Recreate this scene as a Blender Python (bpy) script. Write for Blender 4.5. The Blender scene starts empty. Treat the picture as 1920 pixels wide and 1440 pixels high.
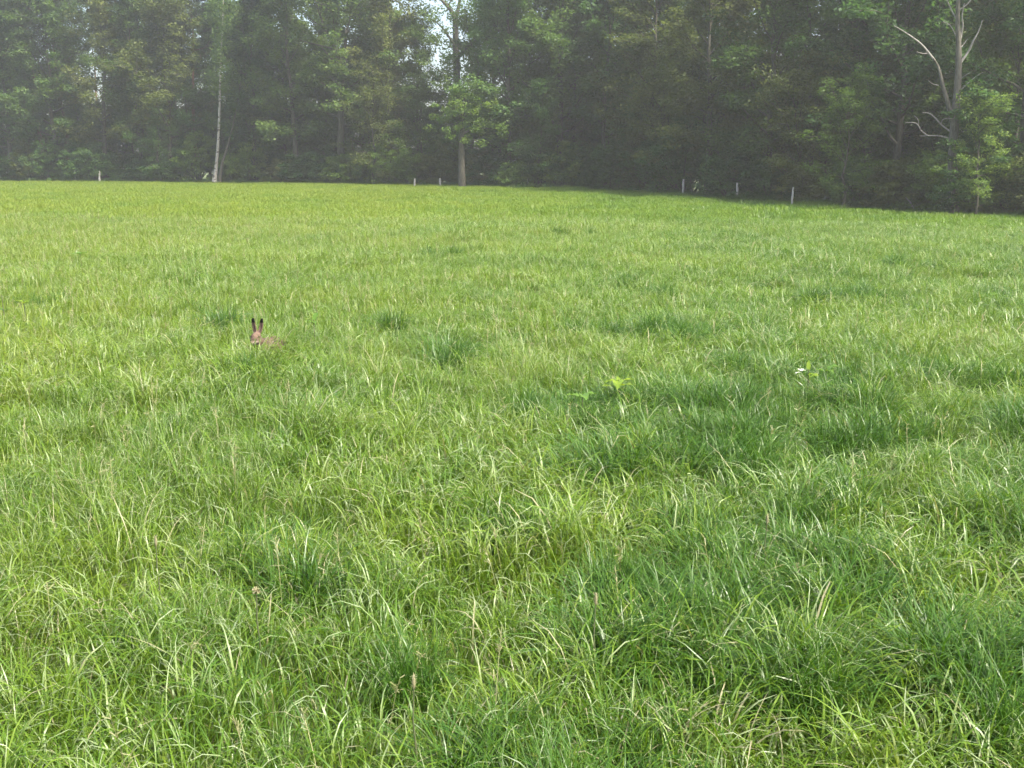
import bpy, math, random
import numpy as np
from mathutils import Vector

R = math.radians
sc = bpy.context.scene
COL = sc.collection

# ------------------------------------------------------------------ camera
CAM_H = 1.65
FPX = 1968.0                      # focal length in pixels of the 1920 px wide frame
PITCH = math.atan((720 - 305) / FPX)
cam_d = bpy.data.cameras.new("camera")
cam_d.sensor_width = 36.0
cam_d.lens = FPX / 1920 * 36.0
cam_d.clip_start = 0.05
cam_d.clip_end = 3000
cam = bpy.data.objects.new("camera", cam_d)
COL.objects.link(cam)
cam.location = (0, 0, CAM_H)
cam.rotation_euler = (math.pi / 2 - PITCH, 0, 0)
sc.camera = cam

# ------------------------------------------------------------------ sky, sun, exposure
SUN_AZ, SUN_EL = R(124), R(54)     # azimuth clockwise from the viewing direction
w = bpy.data.worlds.new("World")
sc.world = w
w.use_nodes = True
nt = w.node_tree
nt.nodes.clear()
sky = nt.nodes.new("ShaderNodeTexSky")
sky.sky_type = 'NISHITA'
sky.sun_disc = False
sky.sun_elevation = SUN_EL
sky.sun_rotation = SUN_AZ
sky.air_density = 1.0
sky.dust_density = 4.0
sky.ozone_density = 0.6
bg = nt.nodes.new("ShaderNodeBackground")
bg.inputs["Strength"].default_value = 0.15
wo = nt.nodes.new("ShaderNodeOutputWorld")
nt.links.new(sky.outputs[0], bg.inputs[0])
nt.links.new(bg.outputs[0], wo.inputs[0])

sun_d = bpy.data.lights.new("sun", 'SUN')
sun_d.energy = 3.6
sun_d.angle = R(3.0)
sun_d.color = (1.0, 0.94, 0.83)
sun = bpy.data.objects.new("sun", sun_d)
COL.objects.link(sun)
SUN_DIR = Vector((math.sin(SUN_AZ) * math.cos(SUN_EL), math.cos(SUN_AZ) * math.cos(SUN_EL), math.sin(SUN_EL)))
sun.rotation_euler = SUN_DIR.to_track_quat('Z', 'Y').to_euler()
sun.location = (40, 10, 40)

sc.view_settings.view_transform = 'Standard'
sc.view_settings.look = 'None'
sc.view_settings.exposure = 1.55
sc.view_settings.gamma = 1.0
sc.view_settings.use_curve_mapping = False
sc.render.engine = 'CYCLES'
cy = sc.cycles
cy.use_denoising = True
cy.use_adaptive_sampling = True
cy.adaptive_threshold = 0.03
cy.max_bounces = 5
cy.diffuse_bounces = 2
cy.glossy_bounces = 2
cy.transmission_bounces = 3
cy.transparent_max_bounces = 8
cy.volume_bounces = 0
cy.caustics_reflective = False
cy.caustics_refractive = False
cy.sample_clamp_indirect = 6.0

# ------------------------------------------------------------------ helpers
def tag(o, label=None, cat=None, group=None, kind=None):
    if label: o["label"] = label
    if cat: o["category"] = cat
    if group: o["group"] = group
    if kind: o["kind"] = kind
    return o

def link(name, mesh, mat=None, parent=None):
    o = bpy.data.objects.new(name, mesh)
    COL.objects.link(o)
    if mat and mesh is not None and not mesh.materials:
        mesh.materials.append(mat)
    if parent: o.parent = parent
    return o

def empty(name, loc=(0, 0, 0), rz=0.0):
    o = bpy.data.objects.new(name, None)
    COL.objects.link(o)
    o.location = loc
    o.rotation_euler = (0, 0, rz)
    return o

def copy_tree(root):
    r = root.copy(); COL.objects.link(r)
    for ch in list(root.children):
        c = ch.copy(); COL.objects.link(c); c.parent = r
        for g in list(ch.children):
            d = g.copy(); COL.objects.link(d); d.parent = c
    return r

def mesh_np(name, V, F, attrs=None, smooth=True):
    """V (n,3) float, F (m,k) int; attrs {name: per-vertex float array}"""
    V = np.asarray(V, np.float32); F = np.asarray(F, np.int32)
    m = bpy.data.meshes.new(name)
    k = F.shape[1]
    m.vertices.add(len(V)); m.vertices.foreach_set("co", V.ravel())
    m.loops.add(F.size); m.loops.foreach_set("vertex_index", F.ravel())
    m.polygons.add(len(F))
    m.polygons.foreach_set("loop_start", np.arange(0, F.size, k, dtype=np.int32))
    m.polygons.foreach_set("use_smooth", np.full(len(F), smooth))
    for an, av in (attrs or {}).items():
        a = m.attributes.new(an, 'FLOAT', 'POINT')
        a.data.foreach_set("value", np.asarray(av, np.float32))
    m.update(calc_edges=True)
    m.validate()
    return m

class Geo:
    def __init__(s): s.V, s.F, s.A, s.n = [], [], {}, 0
    def add(s, V, F, **at):
        V = np.asarray(V, float)
        s.V.append(V); s.F.append(np.asarray(F, int) + s.n); s.n += len(V)
        for k, v in at.items():
            s.A.setdefault(k, []).append(np.broadcast_to(np.asarray(v, float), (len(V),)))
    def mesh(s, name, smooth=True):
        at = {k: np.concatenate(v) for k, v in s.A.items()}
        return mesh_np(name, np.concatenate(s.V), np.concatenate(s.F), at, smooth)

def tube_np(P, rad, sides=6):
    P = np.asarray(P, float); rad = np.asarray(rad, float); n = len(P)
    T = np.gradient(P, axis=0)
    T /= np.linalg.norm(T, axis=1)[:, None] + 1e-9
    ref = np.where(np.abs(T[:, 2:3]) > 0.9, np.array([[1.0, 0, 0]]), np.array([[0, 0, 1.0]]))
    ref = np.broadcast_to(ref[0], T.shape) if n > 1 else ref
    U = np.cross(T, ref); U /= np.linalg.norm(U, axis=1)[:, None] + 1e-9
    W = np.cross(T, U)
    a = np.linspace(0, 2 * np.pi, sides, endpoint=False)
    V = P[:, None, :] + rad[:, None, None] * (np.cos(a)[None, :, None] * U[:, None, :] + np.sin(a)[None, :, None] * W[:, None, :])
    i = np.arange(n - 1)[:, None] * sides; j = np.arange(sides)[None, :]; j2 = (j + 1) % sides
    F = np.stack([i + j, i + j2, i + sides + j2, i + sides + j], -1).reshape(-1, 4)
    return V.reshape(-1, 3), F

# value noise, vectorised
_ns = np.random.RandomState(7).rand(64, 64)
def vnoise(x, y):
    x = np.asarray(x, float); y = np.asarray(y, float)
    xi = np.floor(x).astype(int); yi = np.floor(y).astype(int)
    fx = x - xi; fy = y - yi
    fx = fx * fx * (3 - 2 * fx); fy = fy * fy * (3 - 2 * fy)
    g = lambda a, b: _ns[a % 64, b % 64]
    return (g(xi, yi) * (1 - fx) + g(xi + 1, yi) * fx) * (1 - fy) + (g(xi, yi + 1) * (1 - fx) + g(xi + 1, yi + 1) * fx) * fy

def gz(x, y):
    """height of the ground: level meadow that falls away gently to the right, with shallow humps"""
    x = np.asarray(x, float); y = np.asarray(y, float)
    s = np.log1p(np.exp(np.clip((x - 3) / 3.0, -30, 30))) * 3.0
    z = -0.030 * np.minimum(s, 60)
    z = z + 0.08 * (vnoise(x / 4.3 + 3.1, y / 4.3 + 8.2) - 0.5) + 0.05 * (vnoise(x / 1.7 + 13, y / 1.7 + 5) - 0.5)
    return z

def ray(px, py):
    d = Vector(((px - 960) / FPX, 1.0, -(py - 720) / FPX))
    c, s = math.cos(PITCH), math.sin(PITCH)
    return Vector((d.x, d.y * c + d.z * s, -d.y * s + d.z * c))

def at(px, py, Y):
    d = ray(px, py)
    return Vector((0, 0, CAM_H)) + d * (Y / d.y)

def ground_at(px, py, above=0.0):
    d = ray(px, py); o = Vector((0, 0, CAM_H)); t = 1.0
    while t < 220:
        p = o + d * t
        if p.z <= float(gz(p.x, p.y)) + above: return p
        t += 0.02 + t * 0.002
    return o + d * 220

# ------------------------------------------------------------------ materials
def new_mat(name):
    m = bpy.data.materials.new(name); m.use_nodes = True
    n = m.node_tree.nodes; n.clear()
    return m, n, m.node_tree.links

def ramp(n, stops):
    r = n.new("ShaderNodeValToRGB")
    e = r.color_ramp.elements
    while len(e) < len(stops): e.new(0.5)
    for k, (p, c) in enumerate(stops):
        e[k].position = p; e[k].color = (*c, 1)
    return r

def math_n(n, L, op, a, b=None):
    m = n.new("ShaderNodeMath"); m.operation = op
    for i, v in enumerate((a, b)):
        if v is None: continue
        if isinstance(v, (int, float)): m.inputs[i].default_value = v
        else: L.new(v, m.inputs[i])
    return m.outputs[0]

def mixc(n, L, f, a, b, mode='MIX'):
    m = n.new("ShaderNodeMix"); m.data_type = 'RGBA'; m.blend_type = mode
    for i, v in ((0, f), (6, a), (7, b)):
        if isinstance(v, tuple): m.inputs[i].default_value = (*v, 1)
        elif isinstance(v, (int, float)): m.inputs[i].default_value = v
        else: L.new(v, m.inputs[i])
    return m.outputs[2]

def noise(n, L, scale, vec=None, detail=3.0):
    t = n.new("ShaderNodeTexNoise"); t.inputs["Scale"].default_value = scale; t.inputs["Detail"].default_value = detail
    if vec is not None: L.new(vec, t.inputs["Vector"])
    return t.outputs["Fac"]

def attr(n, name):
    a = n.new("ShaderNodeAttribute"); a.attribute_name = name
    return a.outputs["Fac"]

def leafy(n, L, col, trans, rough, spec, tint=(1.0, 1.0, 1.0)):
    p = n.new("ShaderNodeBsdfPrincipled")
    L.new(col, p.inputs["Base Color"]); p.inputs["Roughness"].default_value = rough
    p.inputs["Specular IOR Level"].default_value = spec
    t = n.new("ShaderNodeBsdfTranslucent")
    L.new(mixc(n, L, 1.0, col, tint, 'MULTIPLY'), t.inputs[0])
    mx = n.new("ShaderNodeMixShader"); mx.inputs[0].default_value = trans
    L.new(p.outputs[0], mx.inputs[1]); L.new(t.outputs[0], mx.inputs[2])
    o = n.new("ShaderNodeOutputMaterial"); L.new(mx.outputs[0], o.inputs[0])

def foliage_mat(name, dark, mid, lite, trans=0.35, rough=0.5, spec=0.25):
    m, n, L = new_mat(name)
    oi = n.new("ShaderNodeObjectInfo")
    v = math_n(n, L, 'ADD', math_n(n, L, 'MULTIPLY', attr(n, "rnd"), 0.54), math_n(n, L, 'MULTIPLY', oi.outputs["Random"], 0.46))
    r = ramp(n, [(0.05, dark), (0.5, mid), (0.95, lite)]); L.new(v, r.inputs[0])
    leafy(n, L, r.outputs[0], trans, rough, spec, (1.15, 1.2, 0.7))
    return m

def bark_mat(name, a, b, scale=6.0, stretch=(4, 4, 0.8), patch=None):
    m, n, L = new_mat(name)
    tc = n.new("ShaderNodeTexCoord"); mp = n.new("ShaderNodeMapping")
    mp.inputs["Scale"].default_value = stretch
    L.new(tc.outputs["Object"], mp.inputs[0])
    f = noise(n, L, scale, mp.outputs[0], 5)
    r = ramp(n, [(0.3, a), (0.7, b)]); L.new(f, r.inputs[0]); c = r.outputs[0]
    if patch:
        mp2 = n.new("ShaderNodeMapping"); mp2.inputs["Scale"].default_value = (2, 2, 3.5); L.new(tc.outputs["Object"], mp2.inputs[0])
        f2 = noise(n, L, 1.4, mp2.outputs[0], 4)
        r2 = ramp(n, [(0.56, (0, 0, 0)), (0.62, (1, 1, 1))]); L.new(f2, r2.inputs[0])
        c = mixc(n, L, r2.outputs[0], c, patch)
    p = n.new("ShaderNodeBsdfPrincipled"); L.new(c, p.inputs["Base Color"]); p.inputs["Roughness"].default_value = 0.9
    p.inputs["Specular IOR Level"].default_value = 0.2
    bp = n.new("ShaderNodeBump"); bp.inputs["Strength"].default_value = 0.6; bp.inputs["Distance"].default_value = 0.03
    L.new(f, bp.inputs["Height"]); L.new(bp.outputs[0], p.inputs["Normal"])
    o = n.new("ShaderNodeOutputMaterial"); L.new(p.outputs[0], o.inputs[0])
    return m

def grass_mat():
    m, n, L = new_mat("grass_blade")
    geo = n.new("ShaderNodeNewGeometry")
    pos = geo.outputs["Position"]
    n1 = noise(n, L, 0.33, pos, 2)      # metre-sized stands of different grasses
    n2 = noise(n, L, 1.6, pos, 1)
    rnd = attr(n, "rnd"); tt = attr(n, "along")
    v = math_n(n, L, 'ADD', math_n(n, L, 'MULTIPLY', n1, 0.60), math_n(n, L, 'MULTIPLY', n2, 0.38))
    v = math_n(n, L, 'ADD', v, math_n(n, L, 'MULTIPLY', math_n(n, L, 'SUBTRACT', rnd, 0.28), 0.42))
    sx = n.new("ShaderNodeSeparateXYZ"); L.new(pos, sx.inputs[0])
    v = math_n(n, L, 'SUBTRACT', v, math_n(n, L, 'MULTIPLY', math_n(n, L, 'MINIMUM', math_n(n, L, 'MAXIMUM', sx.outputs[0], -6.0), 8.0), 0.016))
    # light painted into the colour: darker green nearby, brighter and yellower far off
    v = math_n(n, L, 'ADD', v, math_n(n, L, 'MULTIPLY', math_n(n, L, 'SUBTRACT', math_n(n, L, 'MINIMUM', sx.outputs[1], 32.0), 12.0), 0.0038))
    r = ramp(n, [(0.18, (0.030, 0.098, 0.011)), (0.38, (0.068, 0.155, 0.010)), (0.60, (0.132, 0.220, 0.013)), (0.85, (0.205, 0.258, 0.024))])
    L.new(v, r.inputs[0])
    # withered blades, picked by the blade's own random value
    dry = ramp(n, [(0.945, (0, 0, 0)), (0.955, (1, 1, 1))]); L.new(rnd, dry.inputs[0])
    c = mixc(n, L, dry.outputs[0], r.outputs[0], (0.36, 0.33, 0.20))
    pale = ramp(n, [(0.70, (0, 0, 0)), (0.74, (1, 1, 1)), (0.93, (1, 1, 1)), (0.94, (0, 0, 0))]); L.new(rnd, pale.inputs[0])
    # whitish sky gleam painted into the outer half of some blades
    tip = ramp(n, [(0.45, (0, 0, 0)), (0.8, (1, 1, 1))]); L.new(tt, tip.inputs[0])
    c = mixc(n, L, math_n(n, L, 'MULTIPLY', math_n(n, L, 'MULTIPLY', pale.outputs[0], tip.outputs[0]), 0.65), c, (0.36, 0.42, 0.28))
    # blades are paler towards the sheath
    c = mixc(n, L, math_n(n, L, 'MULTIPLY', math_n(n, L, 'SUBTRACT', 1.0, tt), 0.35), c, (0.18, 0.24, 0.05))
    leafy(n, L, c, 0.40, 0.36, 0.42, (1.1, 1.15, 0.5))
    return m

def plain_mat(name, a, b, scale=8, rough=0.7, trans=0.0):
    m, n, L = new_mat(name)
    tc = n.new("ShaderNodeTexCoord")
    f = noise(n, L, scale, tc.outputs["Object"], 4)
    r = ramp(n, [(0.3, a), (0.7, b)]); L.new(f, r.inputs[0])
    if trans:
        leafy(n, L, r.outputs[0], trans, rough, 0.4, (1.2, 1.2, 0.6))
    else:
        p = n.new("ShaderNodeBsdfPrincipled"); L.new(r.outputs[0], p.inputs["Base Color"]); p.inputs["Roughness"].default_value = rough
        o = n.new("ShaderNodeOutputMaterial"); L.new(p.outputs[0], o.inputs[0])
    return m

M = {
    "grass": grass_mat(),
    "tussock": plain_mat("tussock_blade", (0.034, 0.100, 0.011), (0.078, 0.160, 0.014), 9, 0.36, 0.38),
    "oak": foliage_mat("oak_leaf", (0.036, 0.072, 0.020), (0.080, 0.140, 0.034), (0.150, 0.215, 0.055), trans=0.5),
    "light": foliage_mat("young_oak_leaf", (0.075, 0.130, 0.026), (0.120, 0.200, 0.038), (0.180, 0.255, 0.055), trans=0.5),
    "olive": foliage_mat("olive_leaf", (0.052, 0.074, 0.022), (0.105, 0.136, 0.036), (0.175, 0.200, 0.062), trans=0.5),
    "bush": foliage_mat("shrub_leaf", (0.032, 0.076, 0.024), (0.070, 0.140, 0.040), (0.130, 0.220, 0.056), trans=0.5),
    "needle": foliage_mat("pine_needle", (0.030, 0.052, 0.025), (0.055, 0.085, 0.038), (0.095, 0.122, 0.055), trans=0.3),
    "bark": bark_mat("oak_bark", (0.040, 0.038, 0.028), (0.115, 0.108, 0.082)),
    "pine_bark": bark_mat("pine_bark", (0.085, 0.050, 0.035), (0.23, 0.135, 0.09)),
    "birch_bark": bark_mat("birch_bark", (0.20, 0.185, 0.16), (0.42, 0.40, 0.36), patch=(0.07, 0.055, 0.045)),
    "grey_bark": bark_mat("grey_bark", (0.065, 0.060, 0.048), (0.16, 0.148, 0.120)),
    "dead": bark_mat("dead_wood", (0.20, 0.185, 0.16), (0.38, 0.355, 0.315)),
    "post": bark_mat("weathered_post", (0.34, 0.32, 0.28), (0.58, 0.55, 0.49)),
    "dock": plain_mat("dock_leaf", (0.14, 0.24, 0.02), (0.24, 0.33, 0.03), 20, 0.4, 0.45),
    "dock2": plain_mat("dock_leaf_green", (0.08, 0.17, 0.025), (0.13, 0.23, 0.03), 20, 0.4, 0.4),
    "stem": plain_mat("plant_stem", (0.06, 0.09, 0.03), (0.11, 0.11, 0.05), 20),
    "white": plain_mat("white_petal", (0.72, 0.72, 0.66), (0.85, 0.85, 0.80), 30, 0.6, 0.3),
    "straw": plain_mat("straw", (0.24, 0.22, 0.12), (0.36, 0.33, 0.20), 15, 0.5, 0.25),
}

# ground material: thatch and soil between the blades
def ground_mat():
    m, n, L = new_mat("meadow_soil")
    geo = n.new("ShaderNodeNewGeometry")
    a = noise(n, L, 0.35, geo.outputs["Position"], 4); b = noise(n, L, 22, geo.outputs["Position"], 4)
    r1 = ramp(n, [(0.35, (0.055, 0.095, 0.022)), (0.65, (0.10, 0.15, 0.030))]); L.new(a, r1.inputs[0])
    r2 = ramp(n, [(0.35, (0.045, 0.060, 0.020)), (0.65, (0.12, 0.14, 0.045))]); L.new(b, r2.inputs[0])
    c = mixc(n, L, 0.5, r1.outputs[0], r2.outputs[0])
    p = n.new("ShaderNodeBsdfPrincipled"); L.new(c, p.inputs["Base Color"]); p.inputs["Roughness"].default_value = 0.95
    bp = n.new("ShaderNodeBump"); bp.inputs["Strength"].default_value = 0.7; bp.inputs["Distance"].default_value = 0.04
    L.new(b, bp.inputs["Height"]); L.new(bp.outputs[0], p.inputs["Normal"])
    o = n.new("ShaderNodeOutputMaterial"); L.new(p.outputs[0], o.inputs[0])
    return m

# ------------------------------------------------------------------ ground sheet
def axis(fine_lo, fine_hi, step, far):
    inner = np.arange(fine_lo, fine_hi + 1e-6, step)
    out_hi = fine_hi + (far - fine_hi) * np.linspace(0.05, 1, 14) ** 2
    out_lo = fine_lo - (far + fine_lo) * np.linspace(0.05, 1, 14) ** 2
    return np.concatenate([out_lo[::-1], inner, out_hi])
gx = axis(-60, 45, 1.0, 180); gy = axis(-6, 120, 1.0, 180)
GX, GY = np.meshgrid(gx, gy)
GV = np.stack([GX, GY, gz(GX, GY)], -1).reshape(-1, 3)
nx, ny = len(gx), len(gy)
ii = (np.arange(ny - 1)[:, None] * nx + np.arange(nx - 1)[None, :]).reshape(-1)
GF = np.stack([ii, ii + 1, ii + nx + 1, ii + nx], -1)
ground = link("ground", mesh_np("ground", GV, GF), ground_mat())
tag(ground, kind="structure")

# ------------------------------------------------------------------ the wood's edge, where the meadow ends
EDGE_PX = [(-140, 336), (0, 337.5), (200, 338.5), (410, 340), (620, 342), (865, 346), (960, 348.5), (1100, 352), (1240, 360), (1382, 370), (1500, 379), (1700, 391), (1900, 404), (2060, 414)]
EDGE = [(px, ground_at(px, py, 0.22)) for px, py in EDGE_PX]
_ex = np.array([e[0] for e in EDGE]); _eY = np.array([e[1].y for e in EDGE])
def edge_depth(px): return float(np.interp(px, _ex, _eY))
def edge_point(px, back=0.0):
    """a point on the ground 'back' metres behind the wood's edge along the column px"""
    Y = edge_depth(px) + back
    x = (px - 960) / FPX * Y * math.cos(PITCH) + 0.0
    # horizontal direction of that column at eye level
    d = ray(px, 305); x = d.x / d.y * Y
    return Vector((x, Y, float(gz(x, Y))))
_eX = np.array([edge_point(px).x for px, _ in EDGE])

# ------------------------------------------------------------------ trees
def leaves(geo, rng, centers, n_each, size, sx=0.6, sz=0.38, up=0.5, slim=0.55, rad=None):
    centers = np.asarray(centers, float)
    K = len(centers)
    if K == 0: return
    sc_ = np.ones(K) if rad is None else np.asarray(rad)
    C = np.repeat(centers, n_each, 0); S = np.repeat(sc_, n_each)[:, None]
    n = len(C)
    d = rng.normal(size=(n, 3)); d /= np.linalg.norm(d, axis=1)[:, None]
    rr = rng.rand(n, 1) ** 0.45
    P = C + d * rr * np.array([sx, sx, sz]) * S
    N = rng.normal(size=(n, 3)); N[:, 2] = np.abs(N[:, 2]) + up
    N += d * 0.4
    N /= np.linalg.norm(N, axis=1)[:, None]
    A = np.cross(N, rng.normal(size=(n, 3))); A /= np.linalg.norm(A, axis=1)[:, None] + 1e-9
    B = np.cross(N, A)
    l = (size * rng.uniform(0.6, 1.35, n))[:, None]
    V = np.stack([P - A * l * 0.5, P + B * l * slim * 0.5 - A * l * 0.05, P + A * l * 0.5 - N * l * 0.12, P - B * l * slim * 0.5 - A * l * 0.05], 1).reshape(-1, 3)
    F = np.arange(n * 4).reshape(-1, 4)
    cl = np.repeat(rng.rand(K), n_each)
    rv = np.clip(0.76 * cl + 0.24 * rng.rand(n), 0, 1)
    geo.add(V, F, rnd=np.repeat(rv, 4))

def limb_path(rng, p0, direction, length, n=6, curl=0.25, wig=0.10):
    d = np.array(direction, float); d /= np.linalg.norm(d)
    P = [np.array(p0, float)]
    for k in range(n - 1):
        d = d + rng.normal(size=3) * wig + np.array([0, 0, curl / n])
        d /= np.linalg.norm(d)
        P.append(P[-1] + d * length / (n - 1))
    return np.array(P)

def make_tree_meshes(seed, H=17.0, r0=0.26, cb=4.0, Rc=4.0, nl=16, leaf=0.2, per=62, kind="oak", fork=False, csx=0.75, csz=0.45, lean=0.0, low=None):
    rng = np.random.RandomState(seed)
    W = Geo(); C = Geo(); cent = []; crad = []
    n = 11
    z = np.linspace(0, H * (0.55 if fork else 0.86), n)
    wx = np.cumsum(rng.normal(size=n) * 0.10); wy = np.cumsum(rng.normal(size=n) * 0.10)
    wx -= wx[0]; wy -= wy[0]
    T = np.stack([wx + lean * z, wy, z - 0.25], -1)
    tr = r0 * (1 - 0.80 * (z / z[-1]) ** 1.1 * (0.5 if fork else 1)); tr[0] *= 1.35
    W.add(*tube_np(T, tr, 9))
    stems = [(T, tr)]
    if fork:
        for s in (-1, 1):
            az = rng.rand() * 0.6 + (0 if s > 0 else math.pi)
            P = limb_path(rng, T[-1], (math.cos(az) * 0.55, math.sin(az) * 0.25, 1), H * 0.4, 8, 0.4, 0.12)
            rr = tr[-1] * np.linspace(0.85, 0.12, 8)
            W.add(*tube_np(P, rr, 7)); stems.append((P, rr))
    def stem_at(h):
        cands = [s for s in stems if s[0][0, 2] - 0.3 <= h <= s[0][-1, 2]]
        P, rr = cands[rng.randint(len(cands))] if cands else stems[-1]
        k = np.clip(np.searchsorted(P[:, 2], h), 1, len(P) - 1)
        f = np.clip((h - P[k - 1, 2]) / max(P[k, 2] - P[k - 1, 2], 1e-6), 0, 1)
        return P[k - 1] * (1 - f) + P[k] * f, rr[k - 1] * (1 - f) + rr[k] * f
    az = rng.rand() * 6.28
    for i in range(nl):
        t = (i + rng.rand() * 0.7) / nl
        h = cb + (H * 0.93 - cb) * t
        p, rt = stem_at(min(h, H * 0.84))
        az += 2.4 + rng.normal() * 0.35
        if kind == "pine":
            ln = Rc * (0.55 + 0.5 * math.sin(math.pi * min(1, 0.25 + 0.75 * t))) * rng.uniform(0.7, 1.1); el = R(5 + 40 * t)
        else:
            ln = Rc * (0.50 + 0.58 * math.sin(math.pi * (0.14 + 0.72 * t))) * rng.uniform(0.75, 1.2); el = R(8 + 62 * t + rng.normal() * 8)
        dr = (math.cos(az) * math.cos(el), math.sin(az) * math.cos(el), math.sin(el))
        P = limb_path(rng, p, dr, ln, 6, 0.35, 0.13)
        W.add(*tube_np(P, np.linspace(max(0.03, rt * 0.5), 0.014, 6), 5))
        for fr in (0.45, 0.62, 0.8, 1.0):
            q = P[min(5, int(fr * 5))]
            if fr > 0.55 or kind != "pine": cent.append(q + rng.normal(size=3) * 0.15); crad.append(rng.uniform(0.75, 1.2))
            d2 = (P[-1] - P[0]) / ln + rng.normal(size=3) * 0.75
            if kind == "pine": d2[2] = abs(d2[2]) * 0.5 + 0.1
            l2 = ln * rng.uniform(0.25, 0.5)
            Q = limb_path(rng, q, d2, l2, 4, 0.2, 0.12)
            W.add(*tube_np(Q, np.linspace(0.022, 0.008, 4), 4))
            cent.append(Q[-1]); crad.append(rng.uniform(0.7, 1.15))
            if kind != "pine" and rng.rand() < 0.75: cent.append(Q[2] + rng.normal(size=3) * 0.2); crad.append(rng.uniform(0.6, 1.0))
    cent = np.array(cent); crad = np.array(crad)
    if kind == "pine": leaves(C, rng, cent, per, leaf, csx, csz, 0.9, 0.22, crad)
    else: leaves(C, rng, cent, per, leaf, csx, csz * 0.8, 1.0, 0.6, crad)
    return W.mesh(kind + "_trunk"), C.mesh(kind + "_crown", smooth=False)

def make_bush_meshes(seed, H=3.2, Rb=1.7, leaf=0.16, ncl=70, per=70):
    rng = np.random.RandomState(seed)
    W = Geo(); C = Geo(); cent = []
    for k in range(7):
        az = rng.rand() * 6.28; el = R(rng.uniform(40, 85))
        P = limb_path(rng, (rng.normal() * 0.12, rng.normal() * 0.12, -0.1), (math.cos(az) * math.cos(el), math.sin(az) * math.cos(el), math.sin(el)), H * rng.uniform(0.7, 1.0), 6, 0.1, 0.15)
        W.add(*tube_np(P, np.linspace(0.045, 0.008, 6), 5))
        cent += [P[2], P[3], P[4], P[5]]
    for k in range(ncl):
        u = rng.rand() ** 0.8; a = rng.rand() * 6.28
        rr = Rb * math.sqrt(max(0.0, 1 - (u * 0.95) ** 2.2)) * rng.uniform(0.55, 1.05)
        cent.append(np.array([rr * math.cos(a), rr * math.sin(a), 0.15 + u * H * rng.uniform(0.85, 1.1)]))
    leaves(C, rng, cent, per, leaf, 0.42, 0.22, 0.9, 0.6, rng.uniform(0.6, 1.25, len(cent)))
    return W.mesh("bush_stem"), C.mesh("bush_crown", smooth=False)

VAR = {}
VAR["oak"] = [make_tree_meshes(10 + k, H=h, r0=0.26, cb=c, Rc=r_, nl=n_, leaf=0.27, per=74, csx=0.95, csz=0.62) for k, (h, c, r_, n_) in enumerate([(18, 2.6, 4.2, 24), (20, 3.0, 4.0, 26), (16.5, 2.2, 4.4, 24), (19, 3.6, 3.8, 24)])]
VAR["forked"] = [make_tree_meshes(31, H=19, r0=0.36, cb=5.0, Rc=4.6, nl=24, leaf=0.27, per=74, csx=0.95, csz=0.62, fork=True)]
VAR["slim"] = [make_tree_meshes(40 + k, H=h, r0=0.16, cb=c, Rc=2.5, nl=22, leaf=0.24, per=66, csx=0.8, csz=0.6) for k, (h, c) in enumerate([(17, 3), (15, 2.5), (18.5, 4)])]
VAR["pine"] = [make_tree_meshes(50 + k, H=h, r0=0.19, cb=c, Rc=2.7, nl=20, leaf=0.26, per=70, kind="pine", csx=0.6, csz=0.32) for k, (h, c) in enumerate([(19, 11.0), (20, 12.5), (18, 9.5)])]
VAR["young"] = [make_tree_meshes(60 + k, H=h, r0=0.11, cb=0.8, Rc=2.6, nl=16, leaf=0.16, per=64, csx=0.7, csz=0.42) for k, h in enumerate([8.0, 6.5, 9.5])]
VAR["bush"] = [make_bush_meshes(80 + k, H=h, Rb=r_) for k, (h, r_) in enumerate([(2.6, 1.7), (3.6, 1.8), (1.9, 1.6), (4.6, 2.1)])]
BARK = {"oak": "bark", "forked": "bark", "slim": "bark", "pine": "pine_bark", "young": "bark", "bush": "bark"}
_cache = {}
def meshes(kind, v, leafmat):
    key = (kind, v, leafmat)
    if key not in _cache:
        tm, cm = VAR[kind][v]
        cm2 = cm.copy(); cm2.materials.clear(); cm2.materials.append(M[leafmat])
        if not tm.materials: tm.materials.append(M[BARK[kind]])
        _cache[key] = (tm, cm2)
    return _cache[key]

def place(kind, v, leafmat, loc, rz, s, label, cat, group=None, name=None, sxy=1.0):
    tm, cm = meshes(kind, v % len(VAR[kind]), leafmat)
    names = {"oak": "oak_tree", "forked": "oak_tree", "slim": "slender_tree", "pine": "pine_tree", "young": "young_tree", "bush": "shrub"}
    e = empty(name or names[kind], loc, rz)
    e.scale = (s * sxy, s * sxy, s)
    tag(e, label, cat, group)
    link("stem" if kind == "bush" else "trunk", tm, None, e)
    link("foliage" if kind == "bush" else "crown", cm, None, e)
    return e

rnd = random.Random(4)
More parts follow.
